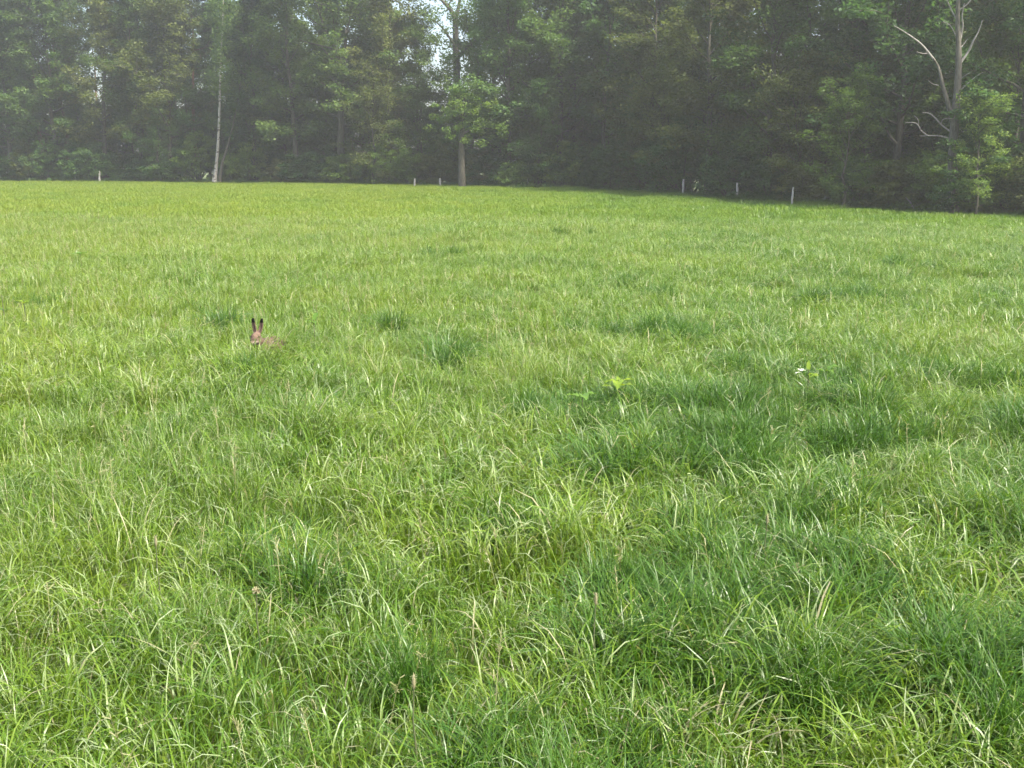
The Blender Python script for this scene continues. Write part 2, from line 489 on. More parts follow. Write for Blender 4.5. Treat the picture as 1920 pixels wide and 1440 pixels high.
# (px, metres behind the edge, kind, variant, leaf, scale, label)
FRONT = [
    (-70, 2.0, "oak", 1, "oak", 0.95, "dark leafy tree cut off by the photo's left border"),
    (22, 2.5, "oak", 0, "oak", 0.85, "dark broad tree above the leftmost fence post"),
    (105, 3.0, "oak", 2, "oak", 0.92, "broad leafy tree between the two leftmost fence posts"),
    (285, 5.0, "oak", 1, "oak", 0.86, "tall leafy tree midway between the second post and the birch"),
    (78, 4.0, "pine", 1, "needle", 0.95, "thin brown pine between the two leftmost fence posts, nearer the left one"),
    (128, 5.0, "pine", 0, "needle", 0.92, "thin brown pine between the two leftmost fence posts, nearer the right one"),
    (196, 2.5, "oak", 3, "olive", 0.86, "olive-green tree rising behind the second fence post from the left"),
    (262, 3.5, "slim", 0, "oak", 0.98, "slender leafy tree right of the second fence post from the left"),
    (318, 2.0, "oak", 2, "olive", 0.86, "broad olive tree left of the white birch"),
    (372, 5.0, "pine", 2, "needle", 0.92, "thin pine standing just behind and left of the white birch"),
    (478, 2.5, "slim", 1, "bush", 1.05, "dark slender tree just right of the white birch"),
    (556, 2.0, "oak", 3, "oak", 0.88, "dark tree between the white birch and the forked oak"),
    (640, 2.5, "forked", 0, "oak", 0.86, "big forked oak with dark spreading trunk left of the picture's middle"),
    (722, 3.0, "slim", 2, "olive", 0.9, "slender tree right of the big forked oak"),
    (785, 4.5, "slim", 0, "oak", 0.72, "slim tree left of the bright young oak"),
    (955, 3.0, "oak", 0, "bush", 0.80, "dark round tree right of the bright young oak"),
    (1050, 2.5, "oak", 2, "oak", 0.86, "dense dark tree left of the pale fence posts, second from the young oak"),
    (1135, 2.5, "slim", 1, "bush", 1.0, "slender dark tree left of the pale fence posts, third from the young oak"),
    (1225, 3.0, "oak", 1, "olive", 0.70, "hazy olive tree just left of the tall pale fence posts"),
    (1330, 2.5, "oak", 3, "olive", 0.72, "hazy tree rising between the first two of the three right fence posts"),
    (1440, 2.8, "oak", 0, "oak", 0.72, "hazy tree rising between the last two of the three right fence posts"),
    (1525, 3.0, "slim", 2, "bush", 0.75, "slender tree just right of the rightmost fence post"),
    (1680, 3.5, "oak", 2, "bush", 0.78, "dark tree just left of the tree with bare white limbs"),
    (1925, 2.0, "oak", 1, "bush", 0.68, "dark tree cut off by the photo's right border"),
]
for k, (px, back, kind, v, lm, s, lab) in enumerate(FRONT):
    p = edge_point(px, back)
    place(kind, v, lm, p, rnd.uniform(0, 6.28), s, lab, "tree")
# young trees with brighter crowns along the edge
for px, back, v, lm, s, lab in [
    (1585, -1.6, 0, "light", 0.58, "small bright-green tree between the rightmost fence post and the bare-limbed tree"),
    (1490, 1.2, 1, "olive", 0.85, "small olive tree directly behind the rightmost fence post"),
    (1838, -1.5, 2, "light", 0.45, "leafy young tree right of the bare white limbs"),
    (300, 0.6, 1, "bush", 0.75, "small leafy tree at the wood's edge left of the birch's base"),
    (700, 0.8, 0, "olive", 0.85, "small yellowish tree low at the wood's edge right of the forked oak"),
    (1010, 0.9, 2, "bush", 0.62, "small dark tree right of the bright young oak's trunk"),
    (60, 2.6, 0, "bush", 0.9, "small leafy tree beside the leftmost fence post"),
    (1240, 1.0, 1, "olive", 0.9, "small hazy tree left of the first right fence post")]:
    place("young", v, lm, edge_point(px, back), rnd.uniform(0, 6.28), s, lab, "tree")

# landmarks that the labels of the unremarkable trees and shrubs count from
MARKS = [(-400, None), (40, "the leftmost fence post"), (187, "the second post from the left"), (410, "the white birch"), (640, "the big forked oak"), (866, "the bright young oak"),
         (1280, "the first right-hand post"), (1383, "the middle right-hand post"), (1485, "the last right-hand post"), (1585, "the small bright tree"), (1788, "the bare-limbed tree")]
ORD = ["first", "second", "third", "fourth", "fifth", "sixth", "seventh", "eighth", "ninth", "tenth", "eleventh", "twelfth"]
def numbered(pxs, what):
    """labels counting the things of one rank from the landmark to their left"""
    out = {}; cnt = {}
    for px in sorted(pxs):
        k = max(i for i, m in enumerate(MARKS) if m[0] <= px)
        cnt[k] = cnt.get(k, 0) + 1
        out[px] = (f"{ORD[cnt[k] - 1]} {what} right of {MARKS[k][1]}" if k else f"{ORD[cnt[k] - 1]} {what} from the photo's left border")
    return out

def rank(b0, step, what, grp, pick, x0=-90, x1=1965, skip=None, jit=1.5):
    pxs = []; px = x0
    while px < x1:
        if not (skip and skip(px)): pxs.append(round(px + rnd.uniform(-0.2, 0.2) * step, 1))
        px += step * rnd.uniform(0.8, 1.2) * (1.8 if px > 1250 and b0 < 3 else 1.0)
    lab = numbered(pxs, what)
    for px in pxs:
        kind, v, lm, s = pick(px)
        place(kind, v, lm, edge_point(px, b0 + rnd.uniform(-jit, jit)), rnd.uniform(0, 6.28), s, lab[px], "shrub" if kind == "bush" else "tree", grp)

def deep(row):
    def pick(px):
        left = px < 470
        kind = rnd.choice(["pine", "slim", "oak", "slim"] if left else ["oak", "slim", "oak", "oak"])
        lm = {"pine": "needle", "slim": "oak"}.get(kind) or rnd.choice(["oak", "bush", "olive"])
        return kind, rnd.randrange(4), lm, rnd.uniform(0.78, 0.98) * (0.85 if px > 1150 and row == 0 else 1.0)
    return pick
gap = lambda px: 780 < px < 930
rank(8.0, 100, "tree one row into the wood,", "trees one row behind the wood's edge", deep(0), -90, skip=gap)
rank(13.5, 115, "tree two rows into the wood,", "trees two rows behind the wood's edge", deep(1), -60, skip=gap)
rank(20.0, 120, "tree in the wood's last row,", "trees in the wood's last row", deep(2), -80, skip=gap)
# understorey: half-grown trees filling the shade below the crowns
rank(4.8, 62, "half-grown tree under the crowns,", "half-grown trees under the crowns",
     lambda px: ("young", rnd.randrange(3), rnd.choice(["bush", "oak", "oak", "olive"]), rnd.uniform(0.7, 1.15) * (0.85 if px > 1300 else 1.1)), -80, jit=1.4)
# shrubs closing the foot of the wood
rank(1.3, 42, "low shrub at the wood's foot,", "shrubs at the wood's foot",
     lambda px: ("bush", rnd.randrange(3), rnd.choice(["bush", "bush", "light", "olive"]), rnd.uniform(0.75, 1.1)), -110, 1990, skip=lambda px: 388 < px < 425, jit=0.45)
rank(6.5, 70, "tall shrub behind the wood's foot,", "tall shrubs behind the wood's foot",
     lambda px: ("bush", 3, rnd.choice(["bush", "oak"]), rnd.uniform(0.95, 1.4)), -100, jit=1.0)
rank(11.0, 80, "tall shrub amid the wood,", "tall shrubs amid the wood",
     lambda px: ("bush", 3, rnd.choice(["bush", "oak"]), rnd.uniform(1.0, 1.5)), -100, jit=1.0)
rank(16.0, 75, "big shrub deep in the wood,", "big shrubs in the depth of the wood",
     lambda px: ("bush", 3, rnd.choice(["bush", "oak"]), rnd.uniform(1.1, 1.6)), -100, jit=1.0)

# ---- the four individual trees whose limbs the picture shows
def px_path(pts, Y, rng, jit=0.25):
    P = []; dy = 0.0
    for k, (x, y) in enumerate(pts):
        if k: dy += rng.normal() * jit
        P.append(np.array(at(x, y, Y + dy)))
    return np.array(P)

def smooth_path(P, rad, m=3):
    t = np.arange(len(P)); tt = np.linspace(0, len(P) - 1, (len(P) - 1) * m + 1)
    Q = np.stack([np.interp(tt, t, P[:, k]) for k in range(3)], -1)
    for _ in range(2): Q[1:-1] = (Q[:-2] + 2 * Q[1:-1] + Q[2:]) / 4
    return Q, np.interp(tt, t, rad)

def limb_obj(name, P, rad, mat, parent, base, sides=7):
    Q, r_ = smooth_path(np.asarray(P) - np.asarray(base), np.asarray(rad))
    V, F = tube_np(Q, r_, sides)
    return link(name, mesh_np(name, V, F), mat, parent)

rg = np.random.RandomState(5)
# white birch
Yb = edge_depth(408) - 1.0
b0 = edge_point(408, -1.0)
birch = empty("birch_tree", b0)
tag(birch, "birch with white peeling trunk and a leaning second stem at the field edge", "tree")
P = px_path([(402, 341), (405, 317), (408, 283), (410, 250), (411.5, 207), (412, 175), (414, 120), (417, 50), (420, -30)], Yb, rg, 0.05)
limb_obj("trunk", P, [0.20, 0.14, 0.115, 0.11, 0.10, 0.09, 0.075, 0.05, 0.02], M["birch_bark"], birch, b0, 9)
P = px_path([(412, 341), (415, 312), (421, 292), (430, 262), (442, 215), (452, 150)], Yb, rg, 0.1)
limb_obj("second_stem", P, [0.16, 0.12, 0.09, 0.07, 0.05, 0.02], M["bark"], birch, b0, 8)
G = Geo(); cents = [np.array(at(414 + rg.normal() * 26, y, Yb + rg.normal() * 1.2)) - np.array(b0) for y in np.linspace(165, -30, 30)]
cents += [np.array(at(413 + rg.normal() * 9, y, Yb - 0.9 + rg.normal() * 0.3)) - np.array(b0) for y in np.linspace(172, -30, 26)]
cents += [np.array(at(445 + rg.normal() * 18, y, Yb + rg.normal() * 0.8)) - np.array(b0) for y in np.linspace(240, 130, 10)]
leaves(G, rg, cents, 60, 0.17, 0.75, 0.6, 0.2, 0.6)
link("crown", G.mesh("birch_crown", False), M["oak"], birch)

# bright young oak near the middle
Yo = edge_depth(866) - 5.0
o0 = edge_point(866, -5.0)
oak = empty("oak_tree", o0)
tag(oak, "young oak with brighter green crown and bare grey trunk near the middle", "tree")
P = px_path([(866, 352), (866, 320), (865, 280), (867, 245), (868, 215), (870, 185)], Yo, rg, 0.05)
otr = limb_obj("trunk", P, [0.28, 0.22, 0.20, 0.18, 0.13, 0.05], M["bark"], oak, o0, 10)
for pts in ([(867, 250), (885, 243), (905, 240), (930, 243)], [(867, 245), (855, 235), (845, 232)], [(868, 220), (890, 205), (905, 195)], [(868, 215), (855, 200), (850, 188)]):
    P = px_path(pts, Yo, rg, 0.25)
    limb_obj("branch", P, np.linspace(0.09, 0.02, len(pts)), M["bark"], otr, o0, 6)
cents = []; cr = []
for (x, y, n_) in [(866, 172, 5), (890, 186, 7), (852, 192, 5), (872, 205, 8), (905, 205, 7), (848, 218, 5), (885, 222, 7), (862, 238, 6), (900, 243, 7), (938, 246, 5), (918, 228, 3), (842, 243, 3), (878, 258, 4), (905, 262, 3), (832, 205, 3), (925, 190, 3), (850, 170, 3), (820, 232, 3), (885, 165, 3), (945, 232, 3)]:
    for _ in range(n_):
        cents.append(np.array(at(x + rg.normal() * 9, y + rg.normal() * 6, Yo + rg.normal() * 0.9)) - np.array(o0)); cr.append(rg.uniform(0.5, 0.95))
G = Geo(); leaves(G, rg, cents, 60, 0.16, 0.55, 0.32, 0.7, 0.62, cr)
link("crown", G.mesh("oak_crown", False), M["light"], oak)

# tall oak whose crotch stands against the sky
Yc = edge_depth(856) + 6
c0 = edge_point(858, 6)
tall = empty("oak_tree", c0)
tag(tall, "tall dark oak with bare crotch forking against the white sky at the top", "tree")
P = px_path([(858, 345), (860, 260), (857, 160), (855, 90), (854, 45), (854, 32)], Yc, rg, 0.05)
ttr = limb_obj("trunk", P, [0.40, 0.31, 0.27, 0.24, 0.22, 0.21], M["bark"], tall, c0, 10)
for pts, r_ in (([(854, 36), (844, 16), (832, 5), (818, -12), (800, -35)], 0.24), ([(854, 36), (860, 14), (862, 0), (868, -20), (872, -50)], 0.22), ([(856, 44), (866, 29), (876, 26), (890, 27), (905, 18)], 0.10),
                ([(838, 11), (848, 0), (846, -14)], 0.08), ([(855, 90), (838, 62), (822, 44), (800, 30)], 0.14), ([(856, 110), (880, 84), (905, 66), (935, 55)], 0.14)):
    P = px_path(pts, Yc, rg, 0.3)
    limb_obj("branch", P, np.linspace(r_, r_ * 0.25, len(pts)) * 0.72, M["bark"], ttr, c0, 7)
cents = [np.array(at(x + rg.normal() * 14, y + rg.normal() * 9, Yc + rg.normal() * 1.2)) - np.array(c0) for x, y, k in
         [(798, 30, 9), (815, 75, 10), (775, 50, 8), (915, 60, 10), (940, 35, 10), (835, 110, 9), (880, 100, 10), (905, 120, 8), (850, 145, 8), (810, 140, 8), (905, 8, 5), (805, -20, 8), (850, -45, 10), (895, -30, 8), (860, 190, 8), (835, 40, 3), (880, 40, 3), (825, 15, 3), (890, 15, 3)] for _ in range(k)]
G = Geo(); leaves(G, rg, cents, 62, 0.2, 0.7, 0.42, 0.5, 0.6)
link("crown", G.mesh("oak_crown", False), M["oak"], tall)

# the tree with bare white limbs on the right
Yd = edge_depth(1788) - 1.2
d0 = edge_point(1788, -1.2)
dead = empty("bare_limbed_tree", d0)
tag(dead, "half-dead tree with bare white limbs near the right border", "tree")
P = px_path([(1786, 402), (1786, 330), (1787, 262), (1793, 198), (1797, 142), (1798, 88), (1795, 35), (1797, 0), (1800, -60)], Yd, rg, 0.05)
dtr = limb_obj("trunk", P, [0.24, 0.19, 0.165, 0.145, 0.12, 0.10, 0.08, 0.065, 0.03], M["grey_bark"], dead, d0, 10)
for pts, r_, mt in (
    ([(1786, 230), (1778, 195), (1767, 159), (1760, 124), (1750, 110)], 0.12, "grey_bark"),
    ([(1752, 113), (1739, 96), (1729, 83), (1700, 62), (1676, 48)], 0.07, "dead"),
    ([(1741, 100), (1731, 101), (1718, 97)], 0.035, "dead"),
    ([(1799, 120), (1817, 96), (1824, 78), (1835, 60), (1842, 38)], 0.075, "dead"),
    ([(1798, 84), (1803, 62), (1806, 46), (1803, 32), (1808, 6)], 0.07, "dead"),
    ([(1799, 92), (1808, 82), (1814, 73)], 0.035, "dead"),
    ([(1797, 76), (1790, 62), (1782, 46), (1768, 40)], 0.04, "dead"),
    ([(1799, 150), (1810, 141), (1822, 134)], 0.03, "dead"),
    ([(1798, 172), (1824, 147), (1843, 135)], 0.035, "dead"),
    ([(1786, 264), (1771, 256), (1750, 254), (1725, 255)], 0.06, "dead"),
    ([(1739, 254), (1726, 245), (1720, 229), (1697, 230)], 0.04, "dead"),
    ([(1787, 250), (1764, 234), (1746, 212), (1730, 211)], 0.055, "dead"),
    ([(1764, 234), (1766, 225), (1774, 221), (1789, 223)], 0.035, "dead"),
    ([(1722, 236), (1722, 223), (1714, 217)], 0.022, "dead"),
    ([(1760, 160), (1748, 158), (1740, 150)], 0.025, "dead"),
    ([(1796, 40), (1785, 22), (1776, 0), (1765, -20)], 0.05, "dead"),
    ([(1797, 20), (1815, 8), (1828, -12)], 0.045, "dead")):
    P = px_path(pts, Yd, rg, 0.12)
    limb_obj("branch", P, np.linspace(r_, r_ * 0.3, len(pts)) * (0.68 if mt == "dead" else 0.85), M[mt], dtr, d0, 6)
cents = []; cr = []
for (x, y, n_) in [(1850, 215, 6), (1820, 235, 7), (1800, 215, 4), (1855, 260, 7), (1825, 275, 6), (1880, 300, 6), (1845, 320, 6), (1800, 300, 4), (1790, 345, 7), (1830, 355, 7), (1865, 350, 6), (1770, 365, 5), (1788, 300, 5), (1785, 330, 5), (1790, 270, 3), (1800, 375, 5), (1845, 380, 5), (1775, 388, 4), (1865, 240, 4), (1885, 340, 4)]:
    for _ in range(n_):
        cents.append(np.array(at(x + rg.normal() * 11, y + rg.normal() * 8, Yd - 0.45 + rg.normal() * 0.45)) - np.array(d0)); cr.append(rg.uniform(0.45, 0.95))
G = Geo(); leaves(G, rg, cents, 95, 0.115, 0.55, 0.2, 1.0, 0.6, cr)
link("crown", G.mesh("bare_tree_crown", False), M["bush"], dead)

# pale broken branch lying at the wood's foot
Yf = edge_depth(1706) - 0.2
f0 = at(1712, 392, Yf)
fb = empty("fallen_branch", f0)
tag(fb, "pale broken branch leaning in the grass left of the bare-limbed tree", "branch")
limb_obj("wood", px_path([(1713, 394), (1708, 380), (1703, 375), (1698, 370)], Yf, rg, 0.1), [0.04, 0.035, 0.025, 0.012], M["dead"], fb, f0, 6)

# ------------------------------------------------------------------ fence posts
def post(px, top, foot, wpx, leanpx, label, bump):
    base = ground_at(px, foot + 1.0, 0.20); Y = base.y - (3.2 if px > 1000 else 1.8)
    base.x *= Y / base.y; base.y = Y
    base.z = float(gz(base.x, base.y))
    topz = at(px, top, Y).z - base.z
    rng = np.random.RandomState(bump)
    r_ = wpx / FPX * Y / 2
    n = 9; z = np.linspace(-0.2, topz, n)
    lean = leanpx / FPX * Y
    Pp = np.stack([lean * np.clip(z, 0, None) / topz + rng.normal(size=n) * 0.006, rng.normal(size=n) * 0.006, z], -1)
    rad = r_ * (1 + 0.10 * rng.normal(size=n)); rad[-1] *= 0.75
    V, F = tube_np(Pp, rad, 8)
    V = np.vstack([V, Pp[-1] + [0, 0, 0.012]])
    m = bpy.data.meshes.new("fence_post")
    faces = [tuple(f) for f in F] + [((n - 1) * 8 + j, (n - 1) * 8 + (j + 1) % 8, n * 8) for j in range(8)]
    m.from_pydata([tuple(v) for v in V], [], faces); m.update()
    e = empty("fence_post", base)
    tag(e, label, "fence post", "old wooden posts along the wood's edge")
    link("wood", m, M["post"], e)
    # wire staples
    for zz in (topz - 0.12, topz - 0.45):
        Vs, Fs = tube_np(np.array([[lean * zz / topz - 0.02, -r_ - 0.004, zz], [lean * zz / topz, -r_ - 0.012, zz], [lean * zz / topz + 0.02, -r_ - 0.004, zz]]), np.array([0.005] * 3), 4)
        link("staple", mesh_np("staple", Vs, Fs), M["bark"], e)
post(40, 322, 336, 3.2, 1, "thin weathered post, leftmost of all the posts", 1)
post(186, 321, 337, 4.0, 2, "pale weathered post, second from the photo's left border", 2)
post(777, 335, 345, 3.0, 1, "short pale post left of the bright young oak, the farther from its trunk", 3)
post(826, 334, 346, 3.4, -1, "short pale post nearest the bright young oak's trunk", 4)
post(1280, 336, 361, 4.0, 1, "tall thin pale post, first of the three on the right", 5)
post(1383, 343, 369, 4.2, -2, "pale crooked post, middle of the three on the right", 6)
post(1485, 351, 376, 3.6, 1, "brownish weathered post, last of the three on the right", 7)

# ------------------------------------------------------------------ hare
def ellipsoid(c, r_, rot=None, seg=20, rings=12):
    u = np.linspace(0, 2 * np.pi, seg, endpoint=False); v = np.linspace(0, np.pi, rings)
    U, Vv = np.meshgrid(u, v)
    P = np.stack([np.cos(U) * np.sin(Vv), np.sin(U) * np.sin(Vv), np.cos(Vv)], -1).reshape(-1, 3) * np.array(r_)
    if rot is not None: P = P @ np.array(rot.to_matrix()).T
    P = P + np.array(c)
    i = np.arange(rings - 1)[:, None] * seg; j = np.arange(seg)[None, :]; j2 = (j + 1) % seg
    F = np.stack([i + j, i + seg + j, i + seg + j2, i + j2], -1).reshape(-1, 4)
    return P, F
from mathutils import Euler
def make_hare(loc, rz):
    """hare crouching, facing +X locally, ears raised"""
    g = Geo()
    E = lambda c, r_, e=(0, 0, 0): g.add(*ellipsoid(c, r_, Euler(e)))
    E((-0.15, 0, 0.125), (0.125, 0.080, 0.105))                      # haunches
    E((-0.05, 0, 0.14), (0.16, 0.075, 0.095), (0, R(-6), 0))         # trunk
    E((0.06, 0, 0.15), (0.10, 0.068, 0.095), (0, R(-20), 0))         # chest and shoulder
    E((0.125, 0, 0.215), (0.055, 0.045, 0.075), (0, R(25), 0))       # neck
    E((0.165, 0, 0.265), (0.055, 0.040, 0.045), (0, R(12), 0))       # skull
    E((0.205, 0, 0.248), (0.045, 0.028, 0.030), (0, R(18), 0))       # muzzle
    E((0.190, 0.018, 0.245), (0.028, 0.018, 0.022)); E((0.190, -0.018, 0.245), (0.028, 0.018, 0.022))
    for s in (-1, 1):
        E((-0.15, 0.075 * s, 0.10), (0.095, 0.045, 0.10), (0, R(20), 0))     # thigh
        E((-0.09, 0.085 * s, 0.022), (0.095, 0.022, 0.022))                   # hind foot
        E((0.085, 0.045 * s, 0.075), (0.026, 0.022, 0.085), (0, R(8), 0))     # foreleg
        E((0.105, 0.045 * s, 0.014), (0.036, 0.016, 0.014))                   # fore paw
    E((-0.30, 0, 0.14), (0.035, 0.022, 0.03), (0, R(-30), 0))        # scut
    for s in (-1, 1):                                                 # ears: cupped blades, spread into a V
        n = 10; t = np.linspace(0, 1, n)
        Lr = 0.125
        wdt = 0.0165 * np.sin(np.pi * np.clip(0.18 + t * 0.80, 0, 1)) ** 0.9 + 0.001
        ax = np.stack([0.140 - 0.012 * t - 0.006 * np.sin(t * 3), s * (0.012 + 0.026 * t + 0.006 * np.sin(3.1 * t)), 0.290 + Lr * t], -1)
        for k in range(n - 1):
            for q in np.linspace(-1, 1, 5):
                c = ax[k] * 0.5 + ax[k + 1] * 0.5
                # ear opens forwards and outwards
                off = np.array([0.35, 0.93 * 1.0, 0.0]) * q * wdt[k]
                off[0] -= 0.010 * (1 - q * q)
                E(c + off, (0.0052, 0.0068, 0.0115))
    m = g.mesh("hare_raw")
    o = link("hare_raw", m)
    md = o.modifiers.new("r", 'REMESH'); md.mode = 'VOXEL'; md.voxel_size = 0.0046; md.use_smooth_shade = True
    ms = o.modifiers.new("s", 'SMOOTH'); ms.factor = 0.5; ms.iterations = 3
    dg = bpy.context.evaluated_depsgraph_get()
    body = bpy.data.meshes.new_from_object(o.evaluated_get(dg))
    bpy.data.objects.remove(o)
    body.name = "hare_body"
    nv = len(body.vertices)
    co = np.empty(nv * 3, np.float32); body.vertices.foreach_get("co", co); co = co.reshape(-1, 3)
    no = np.empty(nv * 3, np.float32); body.vertices.foreach_get("normal", no); no = no.reshape(-1, 3)
    rng = np.random.RandomState(3)
    nz = vnoise(co[:, 0] * 60 + 9, co[:, 2] * 60 + co[:, 1] * 35) - 0.5
    col = np.array([0.105, 0.072, 0.050])[None, :] * (1 + 1.1 * nz[:, None])
    grey = vnoise(co[:, 0] * 25, co[:, 1] * 25 + co[:, 2] * 20)[:, None]
    col = col * (1 - 0.35 * grey) + np.array([0.07, 0.052, 0.04]) * 0.35 * grey
    def blend(mask, c):
        nonlocal col
        mask = np.clip(mask, 0, 1)[:, None]; col = col * (1 - mask) + np.array(c) * mask
    blend((0.085 - co[:, 2]) / 0.03 * (np.abs(co[:, 1]) < 0.06), (0.62, 0.57, 0.50))                # pale belly
    blend((co[:, 2] < 0.25) * (co[:, 0] > 0.195) * 0.8, (0.30, 0.24, 0.19))                          # muzzle and chin
    ear = co[:, 2] > 0.300
    back = (no[:, 0] < -0.1)
    blend(ear * back * 0.75, (0.06, 0.045, 0.035))
    blend(ear * (~back) * 0.7, (0.15, 0.10, 0.075))
    blend((co[:, 2] - 0.378) / 0.008, (0.008, 0.007, 0.006))                                         # black tips
    blend((co[:, 0] < -0.31) * 0.8, (0.65, 0.62, 0.58))
    ca = body.color_attributes.new("fur", 'FLOAT_COLOR', 'POINT')
    ca.data.foreach_set("color", np.concatenate([col, np.ones((nv, 1))], 1).astype(np.float32).ravel())
    mt, n, L = new_mat("hare_fur")
    a = n.new("ShaderNodeAttribute"); a.attribute_name = "fur"
    p = n.new("ShaderNodeBsdfPrincipled"); L.new(a.outputs["Color"], p.inputs["Base Color"]); p.inputs["Roughness"].default_value = 0.85
    p.inputs["Specular IOR Level"].default_value = 0.15
    tc = n.new("ShaderNodeTexCoord"); bp = n.new("ShaderNodeBump"); bp.inputs["Strength"].default_value = 0.7; bp.inputs["Distance"].default_value = 0.006
    L.new(noise(n, L, 160, tc.outputs["Object"], 3), bp.inputs["Height"]); L.new(bp.outputs[0], p.inputs["Normal"])
    out = n.new("ShaderNodeOutputMaterial"); L.new(p.outputs[0], out.inputs[0])
    e = empty("hare", loc, rz)
    tag(e, "brown hare crouching in the grass with raised black-tipped ears", "hare")
    body.materials.clear()
    link("body", body, mt, e)
    eye = plain_mat("hare_eye", (0.02, 0.012, 0.006), (0.05, 0.03, 0.012), 40, 0.08)
    for s in (-1, 1):
        V, F = ellipsoid((0.182, 0.0335 * s, 0.276), (0.0095, 0.006, 0.0095), None, 12, 8)
        link("eye", mesh_np("eye", V, F), eye, e)
    V, F = ellipsoid((0.249, 0, 0.242), (0.006, 0.010, 0.006), None, 10, 6)
    link("nose", mesh_np("nose", V, F), plain_mat("hare_nose", (0.10, 0.05, 0.04), (0.16, 0.08, 0.06)), e)
    return e
HY = 8.3
hp = at(481, 640, HY)
HARE_AZ = R(-102)          # faces the camera, turned to the left
hx, hy = hp.x - 0.16 * math.cos(HARE_AZ), HY - 0.16 * math.sin(HARE_AZ)
HARE = make_hare((hx, hy, float(gz(hx, hy)) + 0.024), HARE_AZ)

# ------------------------------------------------------------------ broad-leaved weeds
def leaf_strip(L_, W_, bend, n=7, wave=0.0, tilt0=0.4):
    """one broad leaf along +X starting at the origin; V-folded, tapering, bending down"""
    t = np.linspace(0, 1, n); ang = tilt0 - bend * t
    dx = np.cos(ang) * L_ / (n - 1); dz = np.sin(ang) * L_ / (n - 1)
    x = np.concatenate([[0], np.cumsum(dx)[:-1]]); z = np.concatenate([[0], np.cumsum(dz)[:-1]])
    wd = W_ * np.sin(np.pi * np.clip(0.06 + 0.94 * t ** 0.8, 0, 1)) + 0.002
    V = []
    for k in range(n):
        wv = wave * math.sin(k * 2.1)
        V += [(x[k], wd[k] / 2, z[k] + wd[k] * 0.18 + wv), (x[k], 0, z[k]), (x[k], -wd[k] / 2, z[k] + wd[k] * 0.18 - wv)]
    F = []
    for k in range(n - 1):
        a = 3 * k
        F += [(a, a + 1, a + 4, a + 3), (a + 1, a + 2, a + 5, a + 4)]
    return np.array(V), np.array(F)

def weed(px, py, above, leafspec, mat, label, name="dock_plant", flower=None):
    p = ground_at(px, py, above)
    z0 = float(gz(p.x, p.y))
    e = empty(name, (p.x, p.y, z0))
    tag(e, label, "plant", "broad-leaved weeds in the meadow")
    st, sf = tube_np(np.array([[0, 0, -0.03], [0.004, 0.002, above * 0.5], [0, 0, above]]), np.array([0.006, 0.005, 0.003]), 6)
    link("stem", mesh_np("stem", st, sf), M["stem"], e)
    for az, h, L_, W_, bend, tilt in leafspec:
        V, F = leaf_strip(L_, W_, bend, wave=0.006, tilt0=tilt)
        o = link("leaf", mesh_np("leaf", V, F), M[mat], e)
        o.location = (0, 0, h); o.rotation_euler = (0, 0, R(az)); o.scale = (0.8, 0.8, 0.8)
    if flower:
        o = None
        for az, h, L_, W_, bend, tilt in flower:
            V, F = leaf_strip(L_, W_, bend, wave=0.004, tilt0=tilt)
            o = link("petal", mesh_np("petal", V, F), M["white"], e); o.location = (-0.05, -0.02, h); o.rotation_euler = (0, 0, R(az)); o.scale = (0.65, 0.65, 0.65)
    return e
weed(1160, 712, 0.29, [(-100, 0.28, 0.15, 0.085, 1.0, 0.1), (200, 0.28, 0.13, 0.035, 0.5, 0.2), (20, 0.27, 0.15, 0.035, 0.6, 0.35), (100, 0.27, 0.07, 0.035, 0.4, 0.8), (-40, 0.24, 0.15, 0.06, 0.6, 0.5), (150, 0.22, 0.16, 0.06, 0.7, 0.4)], "dock", "bright yellow-green broad-leaved dock right of the picture's middle")
weed(1092, 742, 0.28, [(-80, 0.28, 0.13, 0.08, 0.8, 0.2), (10, 0.27, 0.12, 0.06, 0.6, 0.4), (170, 0.26, 0.13, 0.05, 0.6, 0.4)], "dock2", "low pale-green broad leaf just below and left of the bright dock")
weed(1516, 694, 0.34, [(80, 0.33, 0.09, 0.035, 0.2, 1.3), (-60, 0.30, 0.12, 0.05, 0.7, 0.4), (10, 0.28, 0.10, 0.04, 0.5, 0.4)], "dock", "weed with a white blossom beside a yellow leaf on the right", "flowering_weed",
     [(190, 0.32, 0.07, 0.03, 0.3, 0.1), (250, 0.33, 0.06, 0.035, 0.9, 0.6), (140, 0.33, 0.05, 0.03, 0.6, 0.6), (310, 0.33, 0.05, 0.03, 0.8, 0.6), (60, 0.33, 0.045, 0.03, 0.6, 0.7)])
weed(1550, 692, 0.32, [(5, 0.31, 0.13, 0.07, 0.7, 0.5), (180, 0.29, 0.10, 0.05, 0.5, 0.5), (-70, 0.30, 0.10, 0.055, 0.9, 0.4)], "dock2", "green broad-leaved weed just right of the white blossom")
weed(588, 600, 0.33, [(70, 0.32, 0.13, 0.06, 0.4, 0.9), (-70, 0.31, 0.12, 0.05, 0.9, 0.3), (-160, 0.30, 0.10, 0.05, 0.5, 0.5)], "dock2", "small broad-leaved weed right of the hare")
weed(150, 474, 0.36, [(0, 0.33, 0.18, 0.10, 0.6, 0.5), (120, 0.32, 0.18, 0.09, 0.6, 0.5), (240, 0.33, 0.18, 0.10, 0.7, 0.4)], "dock2", "far green weed in the upper left part of the meadow")
weed(44, 564, 0.33, [(170, 0.31, 0.12, 0.05, 0.6, 0.4), (-30, 0.30, 0.10, 0.06, 0.5, 0.5), (60, 0.30, 0.09, 0.05, 0.5, 0.5)], "dock", "small yellow-green weed by the left border of the meadow")
